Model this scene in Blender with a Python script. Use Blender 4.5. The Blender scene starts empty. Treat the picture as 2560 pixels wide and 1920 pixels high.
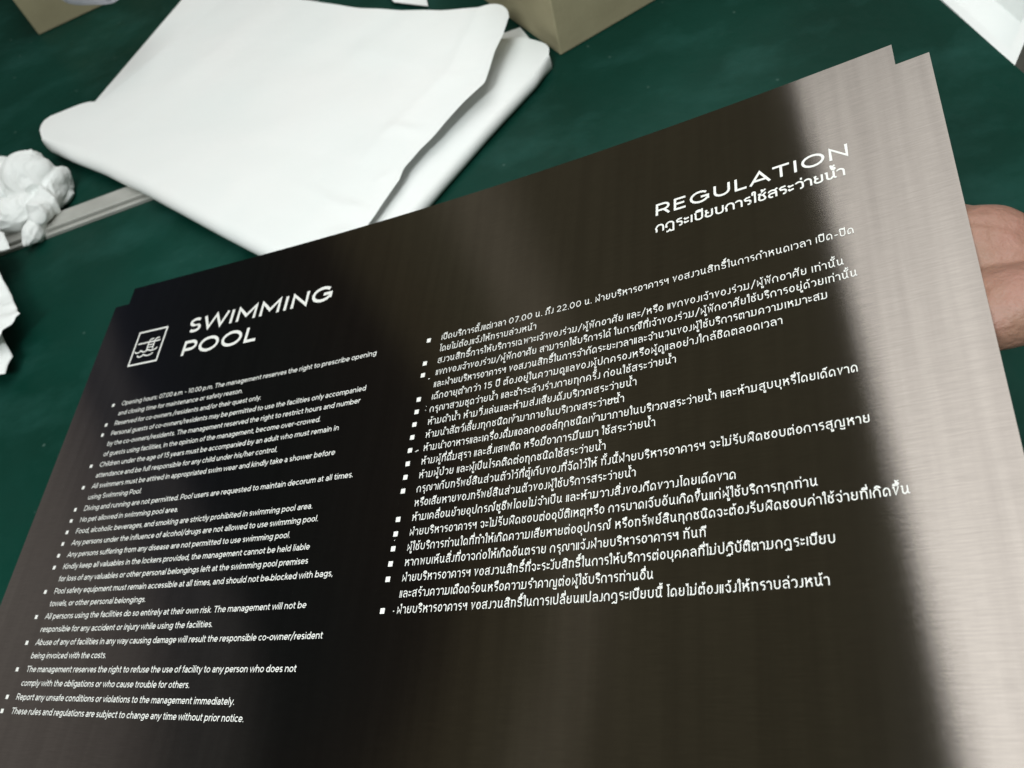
import bpy, bmesh, math, random
from mathutils import Vector, Matrix, noise

random.seed(7)
sc = bpy.context.scene
col = sc.collection
V = Vector

# ------------------------------------------------------------------ camera
CAM_H = 0.465                                   # metres above the table top
# rows: camera right / down / forward expressed in the world
MW = Matrix(((0.9319561478, -0.3625710117, 0.0),
             (-0.2899182502, -0.7452087644, 0.6005092052),
             (-0.2177272301, -0.5596482456, -0.7996178427)))
FPX = 2060.31
cam_data = bpy.data.cameras.new('camera')
cam = bpy.data.objects.new('camera', cam_data)
col.objects.link(cam)
cam_rot = MW @ Matrix(((1, 0, 0), (0, -1, 0), (0, 0, -1)))
cam.matrix_world = Matrix.Translation((0, 0, CAM_H)) @ cam_rot.to_4x4()
cam_data.sensor_width = 36.0
cam_data.lens = 36.0 * FPX / 2560.0
cam_data.clip_start = 0.01
cam_data.clip_end = 50
cam_data.dof.use_dof = True
cam_data.dof.focus_distance = 0.40
cam_data.dof.aperture_fstop = 12.5
sc.camera = cam

# ------------------------------------------------------------------ dim room around, lamps, exposure
# room tones painted as bands for the steel to reflect: dark, brown, one paler band,
# and a greyer patch low at the far left
world = bpy.data.worlds.new("World")
sc.world = world
world.use_nodes = True
wn = world.node_tree
bg = wn.nodes['Background']


def wnode(kind, **kw):
    n = wn.nodes.new(kind)
    for k, v in kw.items():
        setattr(n, k, v)
    return n


tcw = wnode('ShaderNodeTexCoord')
nzw = wnode('ShaderNodeTexNoise')
nzw.inputs['Scale'].default_value = 5.0
nzw.inputs['Detail'].default_value = 3.0
wn.links.new(tcw.outputs['Generated'], nzw.inputs['Vector'])


def axis_value(vec, amp):
    d = wnode('ShaderNodeVectorMath', operation='DOT_PRODUCT')
    d.inputs[1].default_value = vec
    wn.links.new(tcw.outputs['Generated'], d.inputs[0])
    m = wnode('ShaderNodeMath', operation='MULTIPLY_ADD')
    m.inputs[1].default_value = amp
    wn.links.new(nzw.outputs['Fac'], m.inputs[0])
    wn.links.new(d.outputs['Value'], m.inputs[2])
    return m.outputs[0]


def wramp(val, lo, hi, stops):
    mr_ = wnode('ShaderNodeMapRange')
    mr_.inputs['From Min'].default_value = lo
    mr_.inputs['From Max'].default_value = hi
    wn.links.new(val, mr_.inputs['Value'])
    r_ = wnode('ShaderNodeValToRGB')
    r_.color_ramp.interpolation = 'EASE'
    els = r_.color_ramp.elements
    els[0].position = (stops[0][0] - lo) / (hi - lo)
    els[0].color = (*stops[0][1], 1)
    els[1].position = (stops[-1][0] - lo) / (hi - lo)
    els[1].color = (*stops[-1][1], 1)
    for p_, c_ in stops[1:-1]:
        e_ = els.new((p_ - lo) / (hi - lo))
        e_.color = (*c_, 1)
    wn.links.new(mr_.outputs[0], r_.inputs['Fac'])
    return r_.outputs['Color']


mainw = wramp(axis_value((0.90, -0.66, 0.15), 0.10), -1.0, 0.0, [
    (-0.92, (0.022, 0.027, 0.042)), (-0.83, (0.020, 0.024, 0.025)), (-0.775, (0.028, 0.026, 0.024)),
    (-0.74, (0.082, 0.074, 0.050)), (-0.695, (0.104, 0.099, 0.068)), (-0.665, (0.200, 0.188, 0.146)),
    (-0.63, (0.102, 0.096, 0.066)), (-0.50, (0.094, 0.089, 0.060)), (-0.20, (0.072, 0.069, 0.049))])
leftw = wramp(axis_value((0.90, -0.41, 0.15), 0.05), -1.0, -0.7, [
    (-0.88, (0.30, 0.285, 0.255)), (-0.825, (0.21, 0.195, 0.175)), (-0.797, (0.13, 0.12, 0.11)), (-0.781, (0.03, 0.03, 0.03)), (-0.768, (0.07, 0.068, 0.065)),
    (-0.750, (0.0, 0.0, 0.0)), (-0.71, (0.0, 0.0, 0.0))])
mxw = wnode('ShaderNodeMixRGB', blend_type='ADD')
mxw.inputs['Fac'].default_value = 1.0
wn.links.new(mainw, mxw.inputs['Color1'])
wn.links.new(leftw, mxw.inputs['Color2'])
wn.links.new(mxw.outputs['Color'], bg.inputs['Color'])
bg.inputs['Strength'].default_value = 1.0


def area(name, center, xdir, ydir, sx, sy, radiance, color, spread=math.pi):
    """rectangular lamp facing -(xdir x ydir), power from the wanted surface radiance"""
    L = bpy.data.lights.new(name, 'AREA')
    L.shape = 'RECTANGLE'
    L.size = sx
    L.size_y = sy
    L.energy = radiance * sx * sy * math.pi
    L.color = color
    L.spread = spread
    o = bpy.data.objects.new(name, L)
    col.objects.link(o)
    x = V(xdir).normalized()
    z = x.cross(V(ydir)).normalized()
    y = z.cross(x)
    o.matrix_world = Matrix.Translation(center) @ Matrix((x, y, z)).transposed().to_4x4()
    return o


# broad ceiling light: its left edge is what ends the bright zone on the steel
ed = V((-0.83, -2.04, 0)).normalized()
eo = V((ed.y * -1, ed.x, 0)) * -1
if eo.x < 0:
    eo = -eo
P0 = V((-0.225, 1.67, 1.5 + CAM_H))
ctr = P0 + eo * 0.80 + ed * 0.15
area('ceiling_light', ctr, eo, -ed if eo.cross(-ed).z > 0 else ed, 1.6, 3.4, 1.5, (0.97, 0.985, 0.98), math.radians(130))
# unseen lamp added behind and left of the camera to brighten paper and print
area('added_fill_lamp', V((-0.48, -0.42, 1.18)), (1, 0, 0.45), (0, 1, -0.4), 0.45, 0.35, 54.0, (0.94, 1.0, 0.99))

sc.view_settings.view_transform = 'Standard'
sc.view_settings.look = 'None'
sc.view_settings.exposure = 0.0
sc.view_settings.gamma = 1.0


# ------------------------------------------------------------------ helpers
def at(px, py, z=0.0):
    """world point at height z (table top = 0) seen at pixel px,py of the 2560x1920 photograph"""
    d = MW @ V(((px - 1280) / FPX, (py - 960) / FPX, 1.0))
    t = (z - CAM_H) / d.z
    return V((0, 0, CAM_H)) + d * t


def material(name, base, rough=0.5, metal=0.0, spec=0.5):
    m = bpy.data.materials.new(name)
    m.use_nodes = True
    b = m.node_tree.nodes['Principled BSDF']
    b.inputs['Base Color'].default_value = (*base, 1)
    b.inputs['Roughness'].default_value = rough
    b.inputs['Metallic'].default_value = metal
    b.inputs['Specular IOR Level'].default_value = spec
    return m, m.node_tree, b


def nd(nt, kind, **kw):
    n = nt.nodes.new(kind)
    for k, v in kw.items():
        if k in n.inputs:
            n.inputs[k].default_value = v
        else:
            setattr(n, k, v)
    return n


def noise_mix(nt, b, c0, c1, scale, detail=4, lo=0.35, hi=0.65, coord='Object', vscale=None, sock='Base Color'):
    tc = nd(nt, 'ShaderNodeTexCoord')
    src = tc.outputs[coord]
    if vscale:
        mp = nd(nt, 'ShaderNodeMapping')
        mp.inputs['Scale'].default_value = vscale
        nt.links.new(src, mp.inputs['Vector'])
        src = mp.outputs[0]
    nz = nd(nt, 'ShaderNodeTexNoise')
    nz.inputs['Scale'].default_value = scale
    nz.inputs['Detail'].default_value = detail
    nt.links.new(src, nz.inputs['Vector'])
    rp = nd(nt, 'ShaderNodeValToRGB')
    rp.color_ramp.elements[0].position = lo
    rp.color_ramp.elements[1].position = hi
    rp.color_ramp.elements[0].color = (*c0, 1)
    rp.color_ramp.elements[1].color = (*c1, 1)
    nt.links.new(nz.outputs['Fac'], rp.inputs['Fac'])
    if sock:
        nt.links.new(rp.outputs['Color'], b.inputs[sock])
    return src, nz, rp


def bump(nt, b, src, scale, strength, dist, detail=3):
    nz = nd(nt, 'ShaderNodeTexNoise')
    nz.inputs['Scale'].default_value = scale
    nz.inputs['Detail'].default_value = detail
    nt.links.new(src, nz.inputs['Vector'])
    bp = nd(nt, 'ShaderNodeBump')
    bp.inputs['Strength'].default_value = strength
    bp.inputs['Distance'].default_value = dist
    nt.links.new(nz.outputs['Fac'], bp.inputs['Height'])
    nt.links.new(bp.outputs['Normal'], b.inputs['Normal'])
    return bp


def mesh_obj(name, verts, faces, mat=None, parent=None, smooth=False, uvs=None):
    me = bpy.data.meshes.new(name)
    me.from_pydata([tuple(v) for v in verts], [], faces)
    me.validate()
    if uvs:
        lay = me.uv_layers.new(name='UVMap')
        for lp in me.loops:
            lay.data[lp.index].uv = uvs[lp.vertex_index]
    if mat:
        me.materials.append(mat)
    if smooth:
        me.polygons.foreach_set('use_smooth', [True] * len(me.polygons))
    o = bpy.data.objects.new(name, me)
    col.objects.link(o)
    if parent:
        o.parent = parent
    return o


def thing(name, label, cat, loc=(0, 0, 0), group=None):
    o = bpy.data.objects.new(name, None)
    col.objects.link(o)
    o.location = loc
    tag(o, label, cat, group)
    return o


def tag(o, label, cat, group=None):
    o['label'] = label
    o['category'] = cat
    if group:
        o['group'] = group
    return o


def into(parent, child):
    """parent keeps the child where it was built (children are built in world space)"""
    child.parent = parent
    child.matrix_parent_inverse = Matrix.Translation(parent.location).inverted()
    return child


def prism(bot, top):
    n = len(bot)
    vs = list(bot) + list(top)
    fs = [tuple(range(n))[::-1], tuple(range(n, 2 * n))]
    for i in range(n):
        j = (i + 1) % n
        fs.append((i, j, n + j, n + i))
    return vs, fs


def bevel_obj(o, w, seg=2):
    m = o.modifiers.new('bevel', 'BEVEL')
    m.width = w
    m.segments = seg
    m.limit_method = 'ANGLE'
    return o


# ------------------------------------------------------------------ materials
M_mat, nt, b = material('green_vinyl', (0.006, 0.05, 0.032), 0.45, 0, 0.12)
src, nz, rp = noise_mix(nt, b, (0.0012, 0.025, 0.016), (0.0048, 0.046, 0.033), 6.0, 6, 0.28, 0.72)
nz2 = nd(nt, 'ShaderNodeTexNoise')
nz2.inputs['Scale'].default_value = 14
nz2.inputs['Detail'].default_value = 8
nz2.inputs['Roughness'].default_value = 0.7
nt.links.new(src, nz2.inputs['Vector'])
mr = nd(nt, 'ShaderNodeMapRange')
mr.inputs['From Min'].default_value = 0.3
mr.inputs['From Max'].default_value = 0.7
mr.inputs['To Min'].default_value = 0.34
mr.inputs['To Max'].default_value = 0.60
nt.links.new(nz2.outputs['Fac'], mr.inputs['Value'])
nt.links.new(mr.outputs[0], b.inputs['Roughness'])
# chalky scuffs and specks of dust
vo = nd(nt, 'ShaderNodeTexVoronoi')
vo.inputs['Scale'].default_value = 34
nt.links.new(src, vo.inputs['Vector'])
sp = nd(nt, 'ShaderNodeMapRange')
sp.inputs['From Min'].default_value = 0.03
sp.inputs['From Max'].default_value = 0.06
sp.inputs['To Min'].default_value = 0.35
sp.inputs['To Max'].default_value = 0.0
nt.links.new(vo.outputs['Distance'], sp.inputs['Value'])
mps = nd(nt, 'ShaderNodeMapping')
mps.inputs['Rotation'].default_value = (0, 0, 0.5)
mps.inputs['Scale'].default_value = (1.0, 1.5, 1.0)
nt.links.new(src, mps.inputs['Vector'])
scf = nd(nt, 'ShaderNodeTexNoise')
scf.inputs['Scale'].default_value = 9
scf.inputs['Detail'].default_value = 9
scf.inputs['Roughness'].default_value = 0.62
nt.links.new(mps.outputs[0], scf.inputs['Vector'])
scr = nd(nt, 'ShaderNodeMapRange')
scr.inputs['From Min'].default_value = 0.50
scr.inputs['From Max'].default_value = 0.78
scr.inputs['To Min'].default_value = 0.0
scr.inputs['To Max'].default_value = 0.38
nt.links.new(scf.outputs['Fac'], scr.inputs['Value'])
mxs = nd(nt, 'ShaderNodeMixRGB')
mxs.inputs['Color2'].default_value = (0.030, 0.115, 0.098, 1)
nt.links.new(scr.outputs[0], mxs.inputs['Fac'])
nt.links.new(rp.outputs['Color'], mxs.inputs['Color1'])
mx = nd(nt, 'ShaderNodeMixRGB')
mx.inputs['Color2'].default_value = (0.12, 0.2, 0.17, 1)
nt.links.new(sp.outputs[0], mx.inputs['Fac'])
nt.links.new(mxs.outputs['Color'], mx.inputs['Color1'])
nt.links.new(mx.outputs[0], b.inputs['Base Color'])
bump(nt, b, src, 60, 0.25, 0.002)

M_edge, _, _ = material('dark_table_edge', (0.02, 0.022, 0.02), 0.6)
M_floor, nt, b = material('dark_floor', (0.02, 0.018, 0.018), 0.7)
noise_mix(nt, b, (0.012, 0.011, 0.012), (0.03, 0.027, 0.026), 6)

M_paper, nt, b = material('white_paper', (0.83, 0.85, 0.84), 0.6, 0, 0.35)
src, nz, rp = noise_mix(nt, b, (0.84, 0.87, 0.86), (0.87, 0.88, 0.87), 9)
bump(nt, b, src, 18, 0.30, 0.006, 3)
M_crumple, nt, b = material('white_tissue', (0.80, 0.83, 0.82), 0.75, 0, 0.25)
src, nz, rp = noise_mix(nt, b, (0.83, 0.86, 0.85), (0.87, 0.89, 0.88), 20)
bump(nt, b, src, 160, 0.4, 0.002, 4)
M_lilac, nt, b = material('pale_lilac_paper', (0.62, 0.61, 0.68), 0.5)
noise_mix(nt, b, (0.55, 0.55, 0.62), (0.66, 0.65, 0.72), 25)

M_tan, nt, b = material('tan_cardboard', (0.36, 0.32, 0.20), 0.85, 0, 0.2)
src, nz, rp = noise_mix(nt, b, (0.47, 0.42, 0.27), (0.39, 0.345, 0.22), 14, 6)
bump(nt, b, src, 250, 0.2, 0.001, 4)

M_alu, nt, b = material('aluminium', (0.5, 0.5, 0.48), 0.6, 0.25)
src, nz, rp = noise_mix(nt, b, (0.40, 0.40, 0.37), (0.48, 0.48, 0.45), 30)

M_text, nt, b = material('white_print', (0.76, 0.76, 0.73), 0.45, 0, 0.5)

# brushed steel ---------------------------------------------------
M_steel, nt, b = material('brushed_steel', (0.5, 0.47, 0.43), 0.3, 1.0)
uv = nd(nt, 'ShaderNodeUVMap')
uv.uv_map = 'UVMap'
mp = nd(nt, 'ShaderNodeMapping')
mp.inputs['Scale'].default_value = (5.0, 90.0, 1)     # hairlines run along u
nt.links.new(uv.outputs[0], mp.inputs['Vector'])
hl = nd(nt, 'ShaderNodeTexNoise')
hl.inputs['Scale'].default_value = 9
hl.inputs['Detail'].default_value = 6
hl.inputs['Roughness'].default_value = 0.7
nt.links.new(mp.outputs[0], hl.inputs['Vector'])
# faint uneven bands across the brushing: blurred roof reflections painted into the colour
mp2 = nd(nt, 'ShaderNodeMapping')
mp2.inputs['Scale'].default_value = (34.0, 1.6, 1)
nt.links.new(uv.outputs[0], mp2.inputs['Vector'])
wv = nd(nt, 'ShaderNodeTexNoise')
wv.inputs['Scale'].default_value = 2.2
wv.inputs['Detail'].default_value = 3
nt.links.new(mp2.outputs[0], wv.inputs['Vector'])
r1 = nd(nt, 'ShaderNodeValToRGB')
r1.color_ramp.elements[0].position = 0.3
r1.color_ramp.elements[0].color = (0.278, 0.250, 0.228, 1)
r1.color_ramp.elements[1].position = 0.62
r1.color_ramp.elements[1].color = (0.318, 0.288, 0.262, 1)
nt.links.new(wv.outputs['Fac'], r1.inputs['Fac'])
r2 = nd(nt, 'ShaderNodeValToRGB')
r2.color_ramp.elements[0].position = 0.3
r2.color_ramp.elements[0].color = (0.80, 0.80, 0.80, 1)
r2.color_ramp.elements[1].position = 0.7
r2.color_ramp.elements[1].color = (1, 1, 1, 1)
nt.links.new(hl.outputs['Fac'], r2.inputs['Fac'])
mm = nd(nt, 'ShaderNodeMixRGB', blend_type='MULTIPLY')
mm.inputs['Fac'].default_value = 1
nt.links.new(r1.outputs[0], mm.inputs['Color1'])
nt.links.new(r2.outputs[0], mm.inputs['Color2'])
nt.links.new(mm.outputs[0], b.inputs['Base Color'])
tg = nd(nt, 'ShaderNodeTangent', direction_type='UV_MAP')
tg.uv_map = 'UVMap'
nt.links.new(tg.outputs[0], b.inputs['Tangent'])
b.inputs['Anisotropic'].default_value = 1.0
b.inputs['Anisotropic Rotation'].default_value = 0.25
b.inputs['Roughness'].default_value = 0.105
bp = nd(nt, 'ShaderNodeBump')
bp.inputs['Strength'].default_value = 0.025
bp.inputs['Distance'].default_value = 0.0004
nt.links.new(hl.outputs['Fac'], bp.inputs['Height'])
nt.links.new(bp.outputs[0], b.inputs['Normal'])
M_steel_edge, _, _ = material('cut_steel_edge', (0.62, 0.62, 0.60), 0.35, 1.0)

M_skin, nt, b = material('skin', (0.45, 0.25, 0.19), 0.5, 0, 0.4)
src, nz, rp = noise_mix(nt, b, (0.33, 0.165, 0.13), (0.27, 0.15, 0.105), 34, 7)
b.inputs['Subsurface Weight'].default_value = 0.12
b.inputs['Subsurface Radius'].default_value = (0.006, 0.002, 0.001)
b.inputs['Subsurface Scale'].default_value = 1.0
bump(nt, b, src, 300, 0.6, 0.0015, 6)

# ------------------------------------------------------------------ setting: floor and table
def box_pts(cx, cy, sx, sy, z0, z1):
    q = [(cx - sx, cy - sy), (cx + sx, cy - sy), (cx + sx, cy + sy), (cx - sx, cy + sy)]
    return prism([V((x, y, z0)) for x, y in q], [V((x, y, z1)) for x, y in q])

vs, fs = prism([V((-4, -4, -0.80)), V((4, -4, -0.80)), V((4, 5, -0.80)), V((-4, 5, -0.80))],
               [V((-4, -4, -0.75)), V((4, -4, -0.75)), V((4, 5, -0.75)), V((-4, 5, -0.75))])
fl = mesh_obj('floor', vs, fs, M_floor)
fl['kind'] = 'structure'

e0, e1 = at(2350, 0), at(2537, 163)
ev = (e1 - e0).normalized()              # along the right edge, towards the viewer
eo2 = V((ev.y, -ev.x, 0))
if eo2.x > 0:
    eo2 = -eo2                           # into the table
TA = e0 - ev * 1.2
TB = e1 + ev * 0.75
table = thing('work_table', 'work table covered in scuffed dark green vinyl under all the papers', 'table', TA)
quad = [TA, TB, TB + eo2 * 2.6, TA + eo2 * 2.6]
vs, fs = prism([p + V((0, 0, -0.030)) for p in quad], [p + V((0, 0, -0.0025)) for p in quad])
o = into(table, mesh_obj('tabletop', vs, fs, M_edge))
q2 = [TA, TB, TB + eo2 * 2.6, TA + eo2 * 2.6]
vs, fs = prism([p + V((0, 0, -0.0023)) for p in q2], [V(p) for p in q2])
into(table, mesh_obj('vinyl_cover', vs, fs, M_mat))
for a_, b_ in ((0.06, 0.06), (0.06, 2.54), (-0.06, 0.06), (-0.06, 2.54)):
    c = (TA + ev * a_ if a_ > 0 else TB + ev * a_) + eo2 * b_
    vs, fs = box_pts(c.x, c.y, 0.02, 0.02, -0.75, -0.03)
    into(table, mesh_obj('leg', vs, fs, M_edge))


# ------------------------------------------------------------------ steel sign plate
TH = 0.2278615
K0, K1, K2 = -0.0027197183, -2.521004e-05, 3.757106e-06
CT, ST = math.cos(TH), math.sin(TH)
U = 0.008
RP = Matrix(((0.8760827390, -0.0927679470, 0.4731523462),
             (-0.1643001808, 0.8651479739, 0.4738400931),
             (-0.4533039652, -0.4928621426, 0.7426994167)))
TP = V((-10.0239330, 4.4103556, 57.7573532))
# arc-length table of the bent profile
NS, S0, DS = 1400, -70.0, 0.1
_ph = [K0 * (S0 + i * DS) + K1 * (S0 + i * DS) ** 2 / 2 + K2 * (S0 + i * DS) ** 3 / 6 for i in range(NS + 1)]
_X, _Z = [0.0], [0.0]
for i in range(1, NS + 1):
    _X.append(_X[-1] + 0.5 * (math.cos(_ph[i]) + math.cos(_ph[i - 1])) * DS)
    _Z.append(_Z[-1] + 0.5 * (math.sin(_ph[i]) + math.sin(_ph[i - 1])) * DS)
_x0, _z0 = _X[700], _Z[700]


def plate(u, v, h=0.0):
    """point of the bent sheet; u right, v down (units of one text line), h metres proud of the face"""
    uu, vv = u - 30.0, v - 8.0
    a = uu * CT + vv * ST
    bb = -uu * ST + vv * CT
    f = (a - S0) / DS
    i = max(0, min(NS - 1, int(f)))
    f -= i
    A = _X[i] + (_X[i + 1] - _X[i]) * f - _x0
    Z = _Z[i] + (_Z[i + 1] - _Z[i]) * f - _z0
    ph = _ph[i] + (_ph[i + 1] - _ph[i]) * f
    n = V((-math.sin(ph) * CT, -math.sin(ph) * ST, math.cos(ph)))      # points away from the camera
    P = V((A * CT - bb * ST, A * ST + bb * CT, Z)) - n * (h / U)
    Q = RP @ P + TP
    return MW @ (Q * U) + V((0, 0, CAM_H))


UL, UR, VT, VB, NO = -5.095, 68.485, -13.690, 33.5, 1.87
PO = plate(UL, VB)
sign = thing('sign_plate', 'dark brushed steel sign with white swimming pool rules in two columns', 'sign', PO)


def lin(a, b_, n):
    return [a + (b_ - a) * i / n for i in range(n + 1)]


us = lin(UL, UL + NO, 2) + lin(UL + NO, UR - NO, 150)[1:] + lin(UR - NO, UR, 2)[1:]
vs_ = lin(VT, VT + NO, 2) + lin(VT + NO, VB - NO, 60)[1:] + lin(VB - NO, VB, 2)[1:]


def cell(i, j):
    if i < 0 or j < 0 or i >= len(us) - 1 or j >= len(vs_) - 1:
        return False
    return not ((i < 2 or i >= len(us) - 3) and (j < 2 or j >= len(vs_) - 3))


vid, verts, faces, uvl = {}, [], [], []


def vert(i, j, k):
    key = (i, j, k)
    if key not in vid:
        vid[key] = len(verts)
        verts.append(plate(us[i], vs_[j], -0.0012 * k))
        uvl.append(((us[i] - UL) / 73.6, (VB - vs_[j]) / 73.6))
    return vid[key]


side = []
for i in range(len(us) - 1):
    for j in range(len(vs_) - 1):
        if not cell(i, j):
            continue
        faces.append((vert(i, j, 0), vert(i, j + 1, 0), vert(i + 1, j + 1, 0), vert(i + 1, j, 0)))
        faces.append((vert(i, j, 1), vert(i + 1, j, 1), vert(i + 1, j + 1, 1), vert(i, j + 1, 1)))
        for di, dj, A_, B_ in ((-1, 0, (i, j), (i, j + 1)), (1, 0, (i + 1, j + 1), (i + 1, j)),
                               (0, -1, (i + 1, j), (i, j)), (0, 1, (i, j + 1), (i + 1, j + 1))):
            if not cell(i + di, j + dj):
                faces.append((vert(*A_, 0), vert(*A_, 1), vert(*B_, 1), vert(*B_, 0)))
                side.append(len(faces) - 1)
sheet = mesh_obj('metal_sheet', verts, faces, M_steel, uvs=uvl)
sheet.data.materials.append(M_steel_edge)
for k, p in enumerate(sheet.data.polygons):
    p.use_smooth = k not in set()
for k in side:
    sheet.data.polygons[k].material_index = 1
    sheet.data.polygons[k].use_smooth = False
# keep the face normals crisp at the cut edge
sheet.data.polygons.foreach_set('use_smooth', [p.material_index == 0 for p in sheet.data.polygons])
into(sign, sheet)
bm = bmesh.new()
bm.from_mesh(sheet.data)
sharp = [e for e in bm.edges if len(e.link_faces) == 2 and e.link_faces[0].material_index != e.link_faces[1].material_index]
for e in sharp:
    e.smooth = False
bm.to_mesh(sheet.data)
bm.free()

# ------------------------------------------------------------------ lettering: a monoline alphabet drawn as strokes
# glyph = (advance, strokes); strokes separated by '|'; "x y" points, "A cx cy rx ry a0 a1" arcs
G = {}


def g(ch, adv, s):
    G[ch] = (adv, s)


g(' ', 23, '')
g('a', 51, '41 0 41 31 A 25 31 16 15.5 0 150|41 27 23 27 A 23 15.5 14 11.5 90 270 A 27 18 14 14 270 350')
g('b', 59, '10 0 10 72|A 30 25 20 21 0 360')
g('c', 52, 'A 29 25 21 21 48 312')
g('d', 59, '49 0 49 72|A 29 25 20 21 0 360')
g('e', 57, '10 24 49 24 A 29 25 20.5 21 0 318')
g('f', 33, '15 0 15 56 A 27 56 12 12 180 85|3 46 32 46')
g('g', 59, 'A 29 26 20 20 0 360|49 50 49 3 A 29 1 20 16 0 -140')
g('h', 56, '10 0 10 72|10 26 A 28 28 18 18 180 0 46 0')
g('i', 21, '10 0 10 50|10 60 10 70')
g('j', 22, '11 50 11 -6 A 2 -6 9 10 0 -90 -4 -16|11 60 11 70')
g('k', 49, '10 0 10 72|43 50 12 20|22 30 45 0')
g('l', 21, '10 0 10 72')
g('m', 82, '10 0 10 50|10 29 A 26 30 16 16 180 0 42 0|42 29 A 58 30 16 16 180 0 74 0')
g('n', 56, '10 0 10 50|10 26 A 28 28 18 18 180 0 46 0')
g('o', 58, 'A 29 25 21 21 0 360')
g('p', 59, '10 -18 10 50|A 30 25 20 21 0 360')
g('q', 59, '49 -18 49 50|A 29 25 20 21 0 360')
g('r', 35, '10 0 10 50|10 24 A 28 27 18 19 180 95 33 46')
g('s', 45, 'A 23 36 14 10.5 35 270 A 23 14.5 14 10.5 90 -145')
g('t', 36, '15 64 15 16 A 27 16 12 12 180 270 31 5|3 46 31 46')
g('u', 56, '10 50 10 22 A 28 22 18 18 180 360 46 50|46 24 46 0')
g('v', 50, '4 50 25 3 46 50')
g('w', 76, '4 50 21 3 38 49 55 3 72 50')
g('x', 48, '6 50 42 0|42 50 6 0')
g('y', 50, '4 50 25 3|46 50 23 -6 A 12 -6 11 10 0 -100')
g('z', 44, '6 46 37 46 8 4 39 4')
g('A', 72, '3 0 36 69 69 0|15 22 57 22')
g('B', 63, '10 37 36 37 A 36 51.5 14 14.5 -90 90 10 66 10 4 38 4 A 38 20.5 16 16.5 -90 90')
g('C', 72, 'A 40 35 32 31 42 318')
g('D', 74, '10 4 32 4 A 34 35 32 31 -90 90 10 66 10 0')
g('E', 57, '49 66 10 66 10 4 50 4|10 36 45 36')
g('F', 54, '48 66 10 66 10 0|10 34 44 34')
g('G', 80, 'A 40 35 32 31 42 330 70 19 70 34 44 34')
g('I', 22, '11 0 11 70')
g('K', 62, '10 0 10 70|55 70 11 25|27 41 58 0')
g('L', 52, '10 70 10 4 47 4')
g('M', 84, '10 0 10 66 42 22 74 66 74 0')
g('N', 70, '10 0 10 65 60 5 60 70')
g('O', 82, 'A 41 35 33 31 0 360')
g('P', 60, '10 0 10 66 35 66 A 35 47 18 19 90 -90 10 28')
g('R', 64, '10 0 10 66 36 66 A 36 48 18 18 90 -90 10 30|36 31 57 0')
g('S', 57, 'A 29 50.5 19 15.5 38 255 36 34 A 30 19.5 19 15.5 75 -145')
g('T', 62, '3 66 59 66|31 66 31 0')
g('U', 70, '10 70 10 28 A 35 28 25 24 180 360 60 70')
g('W', 98, '3 70 25 4 49 67 73 4 95 70')
g('0', 60, 'A 30 35 22 31 0 360')
g('1', 36, '4 58 20 67 20 0')
g('2', 54, 'A 26 47 18 19 160 -35 9 4 49 4')
g('5', 55, '46 66 15 66 12 38 A 27 24 20 20 125 -145')
g('7', 50, '5 66 44 66 18 0')
g('.', 20, '10 0 10 9')
g(',', 20, '12 9 7 -10')
g(':', 20, '10 0 10 9|10 38 10 47')
g('-', 38, '6 27 32 27')
g('/', 42, '3 -10 38 78')
# --- Thai consonants (height 60)
ARCH = 'A 27 34 19 22 180 0 46 0'
g('ก', 56, '9 0 9 18 4 28 A 27 34 19 22 165 0 46 0')
g('ข', 48, '3 54 12 56 21 4 42 60')
g('ค', 56, '8 0 8 26 A 27 34 19 22 180 0 46 0|8 10 26 26')
g('ง', 34, '25 60 25 16 A 14 16 11 13 0 -100 4 6')
g('จ', 50, '5 46 A 22 38 18 18 145 0 40 14 A 30 14 10 11 0 -170 10 22')
g('ฉ', 58, '5 46 A 22 38 18 18 145 0 40 6 A 26 14 12 11 -40 -180 14 26|38 6 52 4')
g('ช', 50, '5 54 17 54 10 34 A 25 17 16 13 150 380 32 40 22 46|30 42 44 60')
g('ญ', 76, '8 0 8 26 A 26 34 18 22 180 0 44 4 68 4 68 60|38 -10 48 -18 68 -18 68 -8')
g('ฎ', 58, '14 18 6 22 A 27 36 20 20 190 0 47 -18 34 -18 26 -8 18 -18 8 -18')
g('ฏ', 58, '14 18 6 22 A 27 36 20 20 190 0 47 -8 34 -8 30 -18 22 -8 16 -18 6 -18')
g('ณ', 74, '4 4 13 4 13 18 8 26 A 26 36 18 20 165 0 44 14 53 5 64 14 64 60')
g('ด', 56, '46 0 46 33 A 27 33 19 23 0 180 A 17 13 9 10 180 300 27 20')
g('ต', 56, '46 0 46 42 A 37 44 9 12 0 140 27 43 A 17 44 9 12 40 180 A 17 13 9 10 180 300 27 20')
g('ถ', 56, '46 0 46 34 A 27 34 19 22 0 165 14 22 14 3 3 3')
g('ท', 56, '3 56 12 56 12 0|12 36 A 29 39 17 17 170 0 46 0')
g('ธ', 52, '42 62 34 56 20 56 A 20 46 12 10 90 190 12 36 34 36 42 28 42 16 A 26 16 16 12 0 -170')
g('น', 58, '3 56 12 56 12 18 A 25 18 13 14 180 290 43 22|43 60 43 12 54 3')
g('บ', 56, '3 56 11 56 11 20 A 27 20 16 16 180 270 30 4 A 30 20 16 16 270 360 46 60')
g('ป', 56, '3 56 11 56 11 20 A 27 20 16 16 180 270 30 4 A 30 20 16 16 270 360 46 84')
g('ผ', 58, '16 44 9 58 9 4 28 34 47 4 47 60')
g('ฝ', 58, '16 44 9 58 9 4 28 34 47 4 47 84')
g('พ', 58, '3 56 12 56 14 3 29 48 44 3 48 60')
g('ฟ', 58, '3 56 12 56 14 3 29 48 44 3 48 84')
g('ภ', 58, '47 0 47 34 A 28 34 19 22 0 165 14 20 14 3 3 3')
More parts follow.
